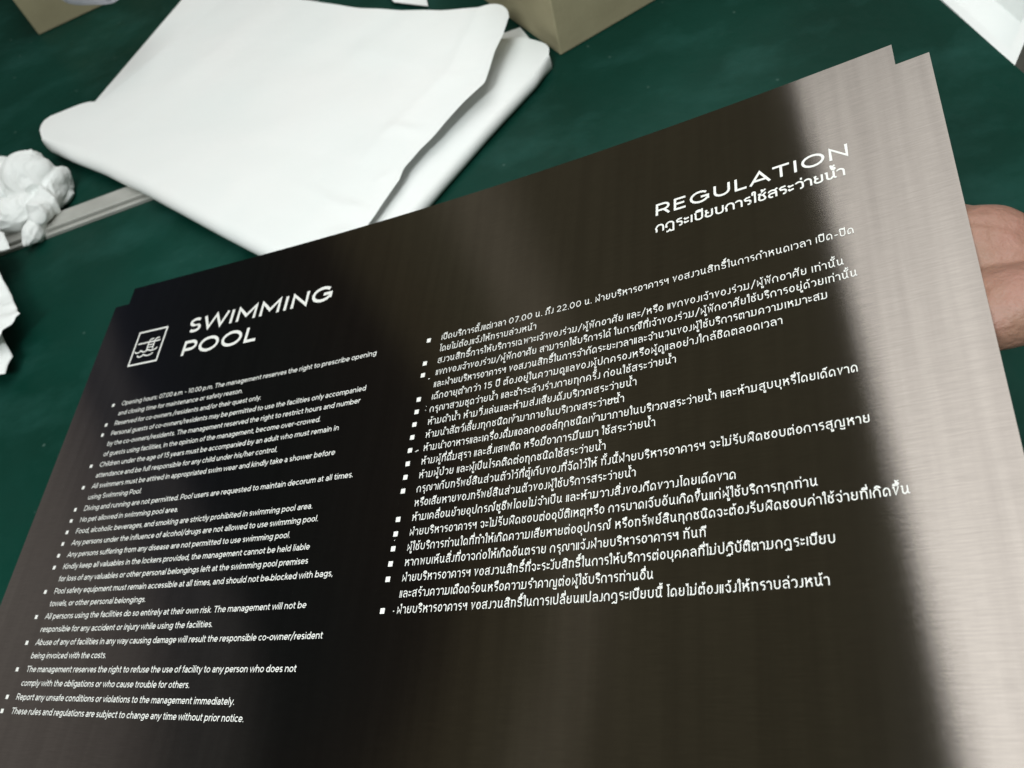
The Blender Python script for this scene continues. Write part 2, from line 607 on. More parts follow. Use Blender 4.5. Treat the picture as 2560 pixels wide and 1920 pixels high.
g('ม', 58, '3 56 13 56 13 14 4 4 32 4 A 32 18 14 14 270 360 46 60')
g('ย', 54, '18 57 10 54 12 38 26 34|13 36 10 26 10 16 A 26 16 17 12 180 360 43 60')
g('ร', 44, '36 58 16 56 8 48 12 36 30 34 36 26 36 12 A 26 14 10 10 0 -120')
g('ล', 54, '5 48 A 25 36 20 20 145 0 45 0|45 33 24 33 A 22 18 13 14.5 90 270 28 6')
g('ว', 46, '5 46 A 20 36 18 20 145 0 38 16 A 27 16 11 12 0 -110')
g('ศ', 58, '8 0 8 26 A 27 34 19 22 180 0 46 0|8 10 26 26|38 50 54 64')
g('ส', 56, '5 48 A 25 36 20 20 145 0 45 0|45 33 24 33 A 22 18 13 14.5 90 270 28 6|36 52 52 64')
g('ห', 58, '3 56 13 56 13 0|13 22 40 56 48 50 34 36 48 24 48 0')
g('อ', 52, 'A 26 30 18 26 150 -180 8 36 20 38')
g('ฮ', 56, 'A 26 28 18 24 140 -180 8 34 20 36|14 52 30 50 48 64')
g('ฯ', 50, '6 58 6 44 A 18 44 12 12 180 360 30 58|40 60 40 0|30 40 40 40')
g('ะ', 36, '5 52 10 40 30 46|5 24 10 12 30 18')
g('า', 40, '4 46 A 15 38 16 18 140 0 31 0')
g('เ', 20, '9 60 9 0')
g('แ', 36, '9 60 9 0|25 60 25 0')
g('โ', 26, '26 86 6 86 15 72 15 0')
g('ใ', 26, '4 62 4 74 A 10 78 7 8 180 0 16 60 16 0')
g('ไ', 24, '2 86 5 72 15 82 15 0')
# marks, x relative to the right stem of the letter they sit on
MK = {
    'ิ': '-34 67 0 67 -6 75 -18 79 -30 75 -34 67',
    'ี': '-34 67 0 67 0 86|-34 67 -30 75 -18 79 -4 74',
    'ึ': '-34 67 0 67|-34 67 -30 75 -18 79 -8 76|A -2 80 5 5 0 360',
    'ื': '-34 67 0 67 0 86|-34 67 -30 75 -18 79 -10 76|-9 70 -9 86',
    'ั': 'A -22 76 6 6 60 300 -8 70 4 86',
    '็': '-26 67 -26 76 -14 80 -6 76 -8 70 -16 70|-8 78 6 86',
    '่': '-4 68 -4 84',
    '้': '-20 84 -14 82 -14 70 4 84',
    '์': 'A -12 74 6 6 0 360|-8 79 4 90',
    'ุ': '-10 -6 -2 -8 -2 -24',
    'ู': '-16 -6 -10 -8 -10 -22 2 -22 2 -6',
    'ํ': 'A -8 75 6.5 6.5 0 360',
}
UPPER = set('ิีึืั็')


def parse(s, sc_x, sc_y):
    out = []
    for st in s.split('|'):
        tk = st.split()
        pts, i = [], 0
        while i < len(tk):
            if tk[i] == 'A':
                cx, cy, rx, ry, a0, a1 = map(float, tk[i + 1:i + 7])
                n = max(2, int(abs(a1 - a0) / 22))
                for k in range(n + 1):
                    a = math.radians(a0 + (a1 - a0) * k / n)
                    pts.append(((cx + rx * math.cos(a)) * sc_x, (cy + ry * math.sin(a)) * sc_y))
                i += 7
            else:
                pts.append((float(tk[i]) * sc_x, float(tk[i + 1]) * sc_y))
                i += 2
        q = [pts[0]] if pts else []
        for p in pts[1:]:
            if math.hypot(p[0] - q[-1][0], p[1] - q[-1][1]) > 1e-5:
                q.append(p)
        if len(q) > 1:
            out.append(q)
    return out


def ribbon(pts, w, verts, faces, ox, oy, h):
    """flat stroke of width w along pts, into plate (u,v) space"""
    closed = len(pts) > 3 and math.hypot(pts[0][0] - pts[-1][0], pts[0][1] - pts[-1][1]) < 1e-4
    if closed:
        pts = pts[:-1]
    n = len(pts)
    L = []
    for i in range(n):
        if closed:
            a, b_, c = pts[i - 1], pts[i], pts[(i + 1) % n]
        else:
            a, b_, c = pts[max(0, i - 1)], pts[i], pts[min(n - 1, i + 1)]
        d1 = (b_[0] - a[0], b_[1] - a[1])
        d2 = (c[0] - b_[0], c[1] - b_[1])
        l1, l2 = math.hypot(*d1), math.hypot(*d2)
        if l1 < 1e-9:
            d1, l1 = d2, l2
        if l2 < 1e-9:
            d2, l2 = d1, l1
        n1 = (-d1[1] / l1, d1[0] / l1)
        n2 = (-d2[1] / l2, d2[0] / l2)
        m = (n1[0] + n2[0], n1[1] + n2[1])
        ml = math.hypot(*m)
        if ml < 1e-6:
            m, ml = n1, 1
        m = (m[0] / ml, m[1] / ml)
        k = min(1.9, 1 / max(0.2, m[0] * n1[0] + m[1] * n1[1]))
        L.append((b_, (m[0] * w / 2 * k, m[1] * w / 2 * k)))
    base = len(verts)
    for (x, y), (dx, dy) in L:
        for sgn in (1, -1):
            verts.append(plate(ox + x + dx * sgn, oy - (y + dy * sgn), h))
    cnt = n if closed else n - 1
    for i in range(cnt):
        j = (i + 1) % n
        faces.append((base + 2 * i, base + 2 * i + 1, base + 2 * j + 1, base + 2 * j))


def layout(text):
    """list of (strokes, x offset, y offset) and the natural width"""
    out, x, stem, tall, up = [], 0.0, 0.0, False, False
    for ch in text:
        if ch in MK:
            dy = 18 if (up and ch in '่้์') else 0
            dx = -9 if tall and ch not in 'ุู' else 0
            out.append((MK[ch], stem + dx, dy))
            if ch in UPPER:
                up = True
            continue
        if ch == 'ำ':
            toned = out and out[-1][0] == MK['้']
            if toned:
                out[-1] = (out[-1][0], out[-1][1], 17)
            out.append((MK['ํ'], stem + (4 if toned else 8), 0))
            ch = 'า'
        adv, s = G[ch]
        out.append((s, x, 0))
        stem, tall, up = x + adv - 10, ch in 'ปฝฟ', False
        x += adv
    return out, x


def write(text, u0, u1, vb, sy, w, name, nar=1.0, trackable=True, side0=6, track=0.0, lean=0.0, rough=0.0):
    lay, width = layout(text)
    if track:
        # letterspacing for the headings
        lay2, k = [], -1
        xs = 0
        for s, x, y in lay:
            if y == 0 and s not in MK.values():
                k += 1
            lay2.append((s, x + max(0, k) * track, y))
        width += max(0, k) * track
        lay = lay2
    sx = (u1 - u0) / (width - 2 * side0)
    verts, faces = [], []
    n = 0
    for s, x, y in lay:
        if not s:
            continue
        for st in parse(s, sx * nar, sy):
            st = [(p[0] + (1 - nar) * 26 * sx, p[1] + y * sy) for p in st]
            ribbon(st, w, verts, faces, u0 + (x - side0) * sx, vb, 0.00009 + 0.000012 * (n % 4))
            n += 1
    o = mesh_obj(name, verts, faces, M_text)
    into(sign, o)
    return o, sx


EN = [("Opening hours: 07.00 a.m. - 10.00 p.m. The management reserves the right to prescribe opening", 28.93, 1),
      ("and closing time for maintenance or safety reason.", 15.71, 0),
      ("Reserved for co-owners /residents and/or their quest only.", 17.99, 1),
      ("Personal guests of co-owners/residents may be permitted to use the facilities only accompanied", 28.61, 1),
      ("by the co-owners/residents. The management reserved the right to restrict hours and number", 28.31, 0),
      ("of guests using facilities, in the opinion of the management, become over-crowed.", 24.83, 0),
      ("Children under the age of 15 years must be accompanied by an adult who must remain in", 26.81, 1),
      ("attendance and be full responsible for any child under his/her control.", 21.17, 0),
      ("All swimmers must be attired in appropriated swim wear and kindly take a shower before", 26.95, 1),
      ("using Swimming Pool.", 7.45, 0),
      ("Diving and running are not permitted. Pool users are requested to maintain decorum at all times.", 29.07, 1),
      ("No pet allowed in swimming pool area.", 12.34, 1),
      ("Food, alcoholic beverages, and smoking are strictly prohibited in swimming pool area.", 25.96, 1),
      ("Any persons under the influence of alcohol/drugs are not allowed to use swimming pool.", 26.74, 1),
      ("Any persons suffering from any disease are not permitted to use swimming pool.", 24.49, 1),
      ("Kindly keep all valuables in the lockers provided, the management cannot be held liable", 26.53, 1),
      ("for loss of any valuables or other personal belongings left at the swimming pool premises", 26.66, 0),
      ("Pool safety equipment must remain accessible at all times, and should not be blocked with bags,", 29.06, 1),
      ("towels, or other personal belongings.", 11.79, 0),
      ("All persons using the facilities do so entirely at their own risk. The management will not be", 27.35, 1),
      ("responsible for any accident or injury while using the facilities.", 19.27, 0),
      ("Abuse of any of facilities in any way causing damage will result the responsible co-owner/resident", 29.27, 1),
      ("being invoiced with the costs.", 9.45, 0),
      ("The management reserves the right to refuse the use of facility to any person who does not", 27.67, 1),
      ("comply with the obligations or who cause trouble for others.", 18.64, 0),
      ("Report any unsafe conditions or violations to the management immediately.", 23.07, 1),
      ("These rules and regulations are subject to change any time without prior notice.", 24.23, 1)]
TE = [("เปิดบริการตั้งแต่เวลา 07.00 น. ถึง 22.00 น. ฝ่ายบริหารอาคารฯ ขอสงวนสิทธิ์ในการกำหนดเวลา เปิด-ปิด", 63.0, 1),
      ("โดยไม่ต้องแจ้งให้ทราบล่วงหน้า", 42.64, 0),
      ("สงวนสิทธิ์การให้บริการเฉพาะเจ้าของร่วม/ผู้พักอาศัย และ/หรือ แขกของเจ้าของร่วม/ผู้พักอาศัย เท่านั้น", 62.26, 1),
      ("แขกของเจ้าของร่วม/ผู้พักอาศัย สามารถใช้บริการได้ ในกรณีที่เจ้าของร่วม/ผู้พักอาศัยใช้บริการอยู่ด้วยเท่านั้น", 62.86, 1),
      ("และฝ่ายบริหารอาคารฯ ขอสงวนสิทธิ์ในการจำกัดระยะเวลาและจำนวนของผู้ใช้บริการตามความเหมาะสม", 61.24, 0),
      ("เด็กอายุต่ำกว่า 15 ปี ต้องอยู่ในความดูแลของผู้ปกครองหรือผู้ดูแลอย่างใกล้ชิดตลอดเวลา", 58.73, 1),
      ("กรุณาสวมชุดว่ายน้ำ และชำระล้างร่างกายทุกครั้ง ก่อนใช้สระว่ายน้ำ", 52.5, 1),
      ("ห้ามดำน้ำ ห้ามวิ่งเล่นและห้ามส่งเสียงดังบริเวณสระว่ายน้ำ", 50.03, 1),
      ("ห้ามนำสัตว์เลี้ยงทุกชนิดเข้ามาภายในบริเวณสระว่ายน้ำ", 49.26, 1),
      ("ห้ามนำอาหารและเครื่องดื่มแอลกอฮอล์ทุกชนิดเข้ามาภายในบริเวณสระว่ายน้ำ และห้ามสูบบุหรี่โดยเด็ดขาด", 62.28, 1),
      ("ห้ามผู้ที่ดื่มสุรา และสิ่งเสพติด หรือมีอาการมึนเมา ใช้สระว่ายน้ำ", 51.25, 1),
      ("ห้ามผู้ป่วย และผู้เป็นโรคติดต่อทุกชนิดใช้สระว่ายน้ำ", 48.19, 1),
      ("กรุณาเก็บทรัพย์สินส่วนตัวไว้ที่ตู้เก็บของที่จัดไว้ให้ ทั้งนี้ฝ่ายบริหารอาคารฯ จะไม่รับผิดชอบต่อการสูญหาย", 62.53, 1),
      ("หรือเสียหายของทรัพย์สินส่วนตัวของผู้ใช้บริการสระว่ายน้ำ", 50.13, 0),
      ("ห้ามเคลื่อนย้ายอุปกรณ์ชูชีพโดยไม่จำเป็น และห้ามวางสิ่งของกีดขวางโดยเด็ดขาด", 55.78, 1),
      ("ฝ่ายบริหารอาคารฯ จะไม่รับผิดชอบต่ออุบัติเหตุหรือ การบาดเจ็บอันเกิดขึ้นแก่ผู้ใช้บริการทุกท่าน", 59.79, 1),
      ("ผู้ใช้บริการท่านใดที่ทำให้เกิดความเสียหายต่ออุปกรณ์ หรือทรัพย์สินทุกชนิดจะต้องรับผิดชอบค่าใช้จ่ายที่เกิดขึ้น", 63.8, 1),
      ("หากพบเห็นสิ่งที่อาจก่อให้เกิดอันตราย กรุณาแจ้งฝ่ายบริหารอาคารฯ ทันที", 54.11, 1),
      ("ฝ่ายบริหารอาคารฯ ขอสงวนสิทธิ์ที่จะระงับสิทธิ์ในการให้บริการต่อบุคคลที่ไม่ปฏิบัติตามกฎระเบียบ", 60.36, 1),
      ("และสร้างความเดือดร้อนหรือความรำคาญต่อผู้ใช้บริการท่านอื่น", 51.27, 0),
      ("ฝ่ายบริหารอาคารฯ ขอสงวนสิทธิ์ในการเปลี่ยนแปลงกฎระเบียบนี้ โดยไม่ต้องแจ้งให้ทราบล่วงหน้า", 59.92, 1)]


def patch(pts, name='bullet', h=0.0001):
    o = mesh_obj(name, [plate(u, v, h) for u, v in pts], [tuple(range(len(pts)))[::-1]], M_text)
    return into(sign, o)


for i, (t, ue, bl) in enumerate(EN):
    write(t, 1.12, ue, i + 0.187, 0.0064, 0.056, 'text_line')
    if bl:
        patch([(-0.15, i - 0.15), (0.15, i - 0.15), (0.15, i + 0.15), (-0.15, i + 0.15)])
for i, (t, ue, bl) in enumerate(TE):
    vb = -0.0652 + 0.98573 * i
    write(t, 34.80, ue, vb + 0.223, 0.0071, 0.052, 'text_line', nar=0.90)
    if bl:
        c = 33.68
        patch([(c - 0.17, vb - 0.17), (c + 0.17, vb - 0.17), (c + 0.17, vb + 0.17), (c - 0.17, vb + 0.17)])
write('SWIMMING', 6.75, 22.85, -6.45, 1.48 / 70, 0.295, 'heading', side0=8, track=5)
write('POOL', 6.85, 15.35, -3.97, 1.50 / 70, 0.295, 'heading', side0=8, track=4)
write('REGULATION', 51.15, 63.25, -5.72, 0.98 / 70, 0.165, 'heading', side0=8, track=5)
write('กฎระเบียบการใช้สระว่ายน้ำ', 51.15, 62.95, -4.28, 0.62 / 60, 0.12, 'heading')

# pool pictogram: frame, deck line, ladder, two waves
vs2, fs2 = [], []
Z = 0.0001
LW = 0.14


def ic(pts, w=LW, k=0):
    ribbon([(x, -y) for x, y in pts], w, vs2, fs2, 0, 0, Z + 0.000012 * k)


def arcp(cx, cy, rx, ry, a0, a1, n=8):
    return [(cx + rx * math.cos(math.radians(a0 + (a1 - a0) * i / n)), cy - ry * math.sin(math.radians(a0 + (a1 - a0) * i / n))) for i in range(n + 1)]


a, b2 = 0.09, 3.68
ic([(a, -7.73), (b2, -7.73), (b2, -4.10), (a, -4.10), (a, -7.73)], 0.18)
ic([(0.42, -6.40), (3.28, -6.40)], 0.14, 1)
for x in (1.86, 2.58):
    ic([(x, -5.52), (x, -6.45)] + arcp(x + 0.25, -6.45, 0.25, 0.26, 180, 90, 4) + [(x + 0.50, -6.71)], 0.13, 2)
for y in (-6.08, -5.80):
    ic([(1.86, y), (2.58, y)], 0.10, 3)
ic(arcp(0.72, -5.62, 0.36, 0.24, 190, 350) + arcp(1.62, -5.62, 0.42, 0.24, 200, 345)[1:] + arcp(2.62, -5.62, 0.56, 0.24, 205, 365)[1:], 0.13, 3)
ic(arcp(1.24, -5.12, 0.38, 0.24, 190, 350) + arcp(2.28, -5.12, 0.54, 0.24, 205, 360)[1:], 0.13, 3)
into(sign, mesh_obj('pool_icon', vs2, fs2, M_text))

# stray flecks of white paint beside the bullets, as on the plate
for (u, v, l, a_) in ((34.28, 3.3, .14, 5), (34.45, 5.55, .035, 60), (34.43, 5.85, .035, 60), (34.27, 8.93, .28, 20), (33.69, 15.15, .035, 0),
                      (23.54, 17.10, .3, 0), (34.55, 19.7, .08, 0), (48.6, 7.72, .6, 0)):
    a_ = math.radians(a_)
    fl_v, fl_f = [], []
    ribbon([(-l / 2 * math.cos(a_), -l / 2 * math.sin(a_)), (l / 2 * math.cos(a_), l / 2 * math.sin(a_))], 0.055, fl_v, fl_f, u, v, 0.00014)
    into(sign, mesh_obj('paint_fleck', fl_v, fl_f, M_text))

# ------------------------------------------------------------------ hand holding the plate from below
# hand frame: x towards the fingers (along the plate to the left), y towards the thumb, z up into the plate
hp = plate(68.485, 3.6, -0.0012)
hx = (plate(60, 3.6) - plate(68, 3.6)).normalized()
hz = -((plate(68, 3.6) - plate(60, 3.6)).cross(plate(68, 6) - plate(68, 3.6)).normalized())
if hz.z < 0:
    hz = -hz
hy = hz.cross(hx)
if hy.y < 0:
    hy = -hy
person = thing('person', 'bare hand with palm up holding the right edge of the steel sign', 'person', hp)


def H(x, y, z):
    return hp + hx * x + hy * y + hz * z


bm = bmesh.new()


def blob(p, r, s=(1, 1, 1)):
    m = Matrix.Translation(H(*p)) @ Matrix((hx, hy, hz)).transposed().to_4x4() @ Matrix.Diagonal((r * s[0], r * s[1], r * s[2], 1))
    bmesh.ops.create_icosphere(bm, subdivisions=3, radius=1, matrix=m)


def limb(pts):
    for (p, r), (q, s) in zip(pts, pts[1:]):
        n = max(2, int((V(p) - V(q)).length / (min(r, s) * 0.22)))
        for i in range(n + 1):
            t = i / n
            blob(tuple(V(p).lerp(V(q), t)), r + (s - r) * t)


# palm body
blob((0.012, 0.0, -0.0165), 0.01, (4.0, 3.75, 1.35))
blob((0.045, 0.0, -0.0165), 0.01, (3.0, 3.9, 1.25))
blob((0.003, 0.0165, -0.0150), 0.01, (2.6, 1.85, 1.52))     # thenar
blob((-0.002, -0.0175, -0.0150), 0.01, (3.6, 1.75, 1.55))    # hypothenar
blob((-0.034, -0.004, -0.024), 0.01, (3.0, 2.3, 1.6))          # heel into wrist
limb([((-0.050, -0.006, -0.030), 0.019), ((-0.10, -0.010, -0.044), 0.021), ((-0.24, -0.02, -0.09), 0.035)])
# four fingers, unequal, slightly curled below the sheet
for y0, L, r in ((0.029, 0.072, 0.0088), (0.010, 0.080, 0.0092), (-0.010, 0.074, 0.0088), (-0.029, 0.060, 0.0078)):
    limb([((0.062, y0 * 0.95, -0.0150), r * 1.1), ((0.062 + L * 0.45, y0 * 1.08, -r - 0.004), r),
          ((0.062 + L * 0.75, y0 * 1.12, -r - 0.002), r * 0.93), ((0.062 + L, y0 * 1.12, -r - 0.0005), r * 0.8)])
# thumb leaves the side of the palm near its base and lies along the underside
limb([((0.000, 0.026, -0.020), 0.0125), ((0.030, 0.048, -0.018), 0.0108), ((0.055, 0.058, -0.0125), 0.0098), ((0.076, 0.063, -0.0095), 0.0082)])
me = bpy.data.meshes.new('hand')
bm.to_mesh(me)
bm.free()
me.materials.append(M_skin)
ho = bpy.data.objects.new('hand', me)
col.objects.link(ho)
rm = ho.modifiers.new('remesh', 'REMESH')
rm.mode = 'VOXEL'
rm.voxel_size = 0.0014
sm = ho.modifiers.new('smooth', 'SMOOTH')
sm.factor = 0.6
sm.iterations = 9
dg = bpy.context.evaluated_depsgraph_get()
me2 = bpy.data.meshes.new_from_object(ho.evaluated_get(dg))
ho.modifiers.clear()
ho.data = me2
me2.name = 'hand'
if not me2.materials:
    me2.materials.append(M_skin)
me2.polygons.foreach_set('use_smooth', [True] * len(me2.polygons))
# palm creases: press the surface in along a few lines
iv = Matrix((hx, hy, hz))
CR = [([(-0.030, -0.001), (0.0, -0.0015), (0.016, -0.003), (0.04, 0.008)], 0.0026, 0.0022),
      ([(-0.020, 0.010), (-0.005, 0.016), (0.01, 0.020)], 0.0016, 0.0007),
      ([(-0.034, 0.016), (-0.036, 0.0), (-0.034, -0.018)], 0.0018, 0.0010)]
for v in me2.vertices:
    lp = iv @ (v.co - hp)
    if lp.z > -0.022:
        d = 0
        for pl, w, dep in CR:
            for (x0, y0), (x1, y1) in zip(pl, pl[1:]):
                ex, ey = x1 - x0, y1 - y0
                t = max(0, min(1, ((lp.x - x0) * ex + (lp.y - y0) * ey) / (ex * ex + ey * ey)))
                q = math.hypot(lp.x - x0 - ex * t, lp.y - y0 - ey * t)
                d = max(d, dep * math.exp(-(q / w) ** 2))
        v.co -= hz * (d + 0.0004 * noise.noise(v.co * 180))
    if lp.x > 0.0 and lp.z > -0.0008:
        v.co -= hz * (lp.z + 0.0008)            # flesh pressed flat against the sheet
into(person, ho)


# ------------------------------------------------------------------ paper
def resample(poly, n):
    d = [0]
    for a_, b_ in zip(poly, poly[1:]):
        d.append(d[-1] + (b_ - a_).length)
    out, k = [], 0
    for i in range(n + 1):
        t = d[-1] * i / n
        while k < len(d) - 2 and d[k + 1] < t:
            k += 1
        f = (t - d[k]) / max(1e-9, d[k + 1] - d[k])
        out.append(poly[k].lerp(poly[k + 1], min(1, max(0, f))))
    return out


def smooth_poly(poly, it=2):
    for _ in range(it):
        q = [poly[0]]
        for a_, b_ in zip(poly, poly[1:]):
            q += [a_.lerp(b_, 0.25), a_.lerp(b_, 0.75)]
        q.append(poly[-1])
        poly = q
    return poly


def coons(B, R_, T, L, n, m, zfun=None):
    """B bottom s0->s1, T top s0->s1, L left t0->t1, R right t0->t1"""
    B, T = resample(B, n), resample(T, n)
    L, R_ = resample(L, m), resample(R_, m)
    rows = []
    for j in range(m + 1):
        t = j / m
        row = []
        for i in range(n + 1):
            s = i / n
            p = (B[i] * (1 - t) + T[i] * t) + (L[j] * (1 - s) + R_[j] * s) - (
                B[0] * (1 - s) * (1 - t) + B[n] * s * (1 - t) + T[0] * (1 - s) * t + T[n] * s * t)
            if zfun:
                p = p + V((0, 0, zfun(s, t, p)))
            row.append(p)
        rows.append(row)
    return rows


def grid_mesh(rows):
    m, n = len(rows), len(rows[0])
    vs = [p for r in rows for p in r]
    fs = [(j * n + i, j * n + i + 1, (j + 1) * n + i + 1, (j + 1) * n + i) for j in range(m - 1) for i in range(n - 1)]
    return vs, fs


def fold_rows(row0, row1, h0, h1, seg=10, tail=0.05, reach=None):
    """rows that carry row0 (top, at height h1 at the start of the curl) round a half cylinder and back under"""
    out = []
    r = (h1 - h0) / 2
    n = len(row0)
    cache = []
    for i in range(n):
        a_, b_ = row0[max(0, i - 1)], row0[min(n - 1, i + 1)]
        tdir = (b_ - a_)
        tdir.z = 0
        tdir.normalize()
        o_ = V((tdir.y, -tdir.x, 0))
        if o_.dot(row1[i] - row0[i]) > 0:
            o_ = -o_
        cache.append(o_)
    for k in range(1, seg + 1):
        a_ = math.pi * k / seg
        row = []
        for i in range(n):
            c = row0[i] - V((0, 0, r))
            f = reach(i / (n - 1)) if reach else 1.0
            row.append(c + cache[i] * (r * f * math.sin(a_)) + V((0, 0, r * math.cos(a_))))
        out.append(row)
    last = out[-1]
    out.append([last[i] - cache[i] * tail for i in range(n)])
    return out


def P(lst, z, z1=None):
    n = len(lst) - 1
    return [at(x, y, z if z1 is None else z + (z1 - z) * (i / n) ** 1.6) for i, (x, y) in enumerate(lst)]


paper = thing('folded_paper', 'large sheet of thick white paper folded loosely over itself, partly under the sign', 'paper', at(700, 300, 0))
# lower layer of the big fold on the right, with its own rounded fold along the right edge
hB = 0.016


def zB(s, t, p):
    return 0.0012 * noise.noise(V((s * 3, t * 3, 2)))


Bl = P([(950, 606), (1026, 516), (1110, 420), (1200, 318), (1285, 226), (1345, 162), (1372, 138)], hB)
Tl = P([(700, 600), (800, 460), (900, 330), (980, 220), (1060, 120), (1140, 60), (1200, 40)], hB - 0.006)
Ll = P([(950, 606), (850, 620), (700, 600)], hB - 0.002)
Rl = smooth_poly(P([(1372, 138), (1374, 112), (1325, 96), (1290, 92), (1235, 97), (1200, 40)], hB))
rows = coons(Bl, Rl, Tl, Ll, 60, 30, zB)
fr = fold_rows(rows[0], rows[1], 0.001, hB, 10, 0.06, lambda s: min(1, max(0.05, (1 - s) / 0.12)) ** 0.6)
vsx, fsx = grid_mesh(list(reversed(fr)) + rows)
o = into(paper, mesh_obj('under_layer', vsx, fsx, M_paper, smooth=True))
o['label'] = 'narrow lower fold showing right of the upper one'

# strip of the underside sheet along the upper left and a tab at the top
for pts, zz in (([(505, -60), (232, 260), (300, 300), (620, -40)], 0.010),
                ([(955, -30), (985, 5), (1070, 15), (1060, -30)], 0.005),
                ([(1245, 88), (1300, 68), (1352, 130), (1255, 160)], 0.003)):
    q = P(pts, zz)
    vsx, fsx = prism([p - V((0, 0, 0.0004)) for p in q], q)
    into(paper, mesh_obj('under_flap', vsx, fsx, M_paper))

hA = 0.023


def zA(s, t, p):
    z = 0.0016 * noise.noise(V((p.x * 9, p.y * 9, 0))) + 0.0010 * noise.noise(V((p.x * 22, p.y * 22, 5)))
    z -= 0.012 * (t ** 1.5) * (1 - s)                       # settles towards the upper left
    # little buckles along the free right edge
    e = max(0, (s - 0.72) / 0.28)
    z += e * e * 0.0008 * math.sin(t * 21 + 1.0) * (1 - t) ** 0.5
    # pinch crease near the plate
    d = abs((p - CP).dot(CN))
    l = (p - CP).dot(CD)
    if -0.01 < l < 0.10:
        z += 0.0016 * math.exp(-(d / 0.005) ** 2) * math.sin(math.pi * max(0, min(1, (l + 0.01) / 0.11)))
    # sharp shallow fold lines left from handling
    for a_, b_, w_, h_ in CREASES:
        e_ = (b_ - a_)
        l_ = e_.length
        e_ = e_ / l_
        k_ = (p - a_).x * e_.x + (p - a_).y * e_.y
        q_ = abs((p - a_).x * -e_.y + (p - a_).y * e_.x)
        if -0.01 < k_ < l_ + 0.01:
            z += h_ * max(0, 1 - q_ / w_) * max(0, min(1, k_ / 0.02, (l_ - k_) / 0.02))
    return z


CREASES = [(at(1078, 352, hA), at(960, 330, hA), 0.010, 0.0022), (at(1006, 428, hA), at(930, 470, hA), 0.008, 0.0020),
           (at(930, 540, hA), at(850, 500, hA), 0.007, 0.0022), (at(905, 575, hA), at(800, 600, hA), 0.012, 0.0025),
           (at(1180, 240, hA), at(880, 120, hA), 0.020, 0.0016), (at(600, 60, hA), at(300, 330, hA), 0.03, 0.0012)]
CP = at(915, 560, hA)
CD = (at(820, 500, hA) - CP).normalized()
CN = V((-CD.y, CD.x, 0))
Ba = P([(104, 345), (130, 350), (180, 360), (270, 394), (390, 452), (510, 515), (620, 572), (712, 618), (790, 655)], hA)
Ra = P([(790, 655), (880, 610), (922, 556), (955, 510), (1000, 452), (1010, 425), (1050, 375), (1085, 340), (1120, 300), (1160, 258),
        (1212, 208), (1222, 178), (1236, 130), (1258, 85), (1272, 40)], hA, 0.046)
Ta = P([(590, -60), (660, -40), (800, -8), (900, 8), (1000, 18), (1100, 20), (1180, 14)], hA, 0.044) + smooth_poly(
    P([(1195, 13), (1225, 4), (1252, 6), (1268, 20), (1272, 40)], 0.046))
La = smooth_poly(P([(104, 345), (96, 318), (112, 292), (160, 274), (212, 252), (240, 250), (262, 240), (330, 178), (420, 95), (523, 0), (590, -60)], hA), 1)
rows = coons(Ba, Ra, Ta, La, 110, 90, zA)
fr = fold_rows(rows[0], rows[1], 0.004, hA, 12, 0.10, lambda s: 1.4 * min(1, max(0.05, s / 0.12)) ** 0.6)
vsx, fsx = grid_mesh(list(reversed(fr)) + rows)
into(paper, mesh_obj('top_layer', vsx, fsx, M_paper, smooth=True))


# ------------------------------------------------------------------ crumpled tissue paper at the left
def crumple(name, lobes, label):
    """wad of paper: overlapping puffed folds fused into one skin, then wrinkled"""
    bm = bmesh.new()
    for px, py, z, rx, ry, rz, rot in lobes:
        m = Matrix.Translation(at(px, py, z)) @ Matrix.Rotation(math.radians(rot), 4, 'Z') @ Matrix.Diagonal((rx, ry, rz, 1))
        bmesh.ops.create_icosphere(bm, subdivisions=4, radius=1, matrix=m)
    me = bpy.data.meshes.new(name)
    bm.to_mesh(me)
    bm.free()
    me.materials.append(M_crumple)
    o = bpy.data.objects.new(name, me)
    col.objects.link(o)
    rm_ = o.modifiers.new('remesh', 'REMESH')
    rm_.mode = 'VOXEL'
    rm_.voxel_size = 0.0010
    dg_ = bpy.context.evaluated_depsgraph_get()
    me_ = bpy.data.meshes.new_from_object(o.evaluated_get(dg_))
    o.modifiers.clear()
    o.data = me_
    me_.name = name
    if not me_.materials:
        me_.materials.append(M_crumple)
    nrm = [v.normal.copy() for v in me_.vertices]
    for v, n_ in zip(me_.vertices, nrm):
        p = v.co * 30
        p = p + 0.5 * V((noise.noise(p), noise.noise(p + V((5, 0, 0))), noise.noise(p + V((0, 5, 0)))))
        d = 0.0040 * (0.45 - min(1, 2.8 * abs(noise.noise(p))))
        d += 0.0011 * (0.5 - min(1, 3.0 * abs(noise.noise(p * 2.1 + V((3, 3, 3))))))
        d += 0.0003 * (0.5 - min(1, 3.0 * abs(noise.noise(p * 5.5))))
        v.co += n_ * d
        if v.co.z < 0.0008:
            v.co.z = 0.0008
    me_.polygons.foreach_set('use_smooth', [True] * len(me_.polygons))
    return tag(o, label, 'paper', 'crumpled white papers at the left')


crumple('crumpled_paper', [(76, 448, 0.027, 0.028, 0.028, 0.026, 0), (2, 462, 0.024, 0.030, 0.030, 0.024, 10), (-60, 500, 0.020, 0.030, 0.030, 0.020, 0),
                           (146, 470, 0.016, 0.0085, 0.030, 0.016, -14), (45, 530, 0.018, 0.032, 0.018, 0.016, 12),
                           (88, 575, 0.010, 0.0085, 0.024, 0.009, -28), (112, 512, 0.018, 0.014, 0.024, 0.014, -20),
                           (-30, 575, 0.014, 0.030, 0.016, 0.013, 0)],
        'crumpled ball of white paper on the end of the metal bar')


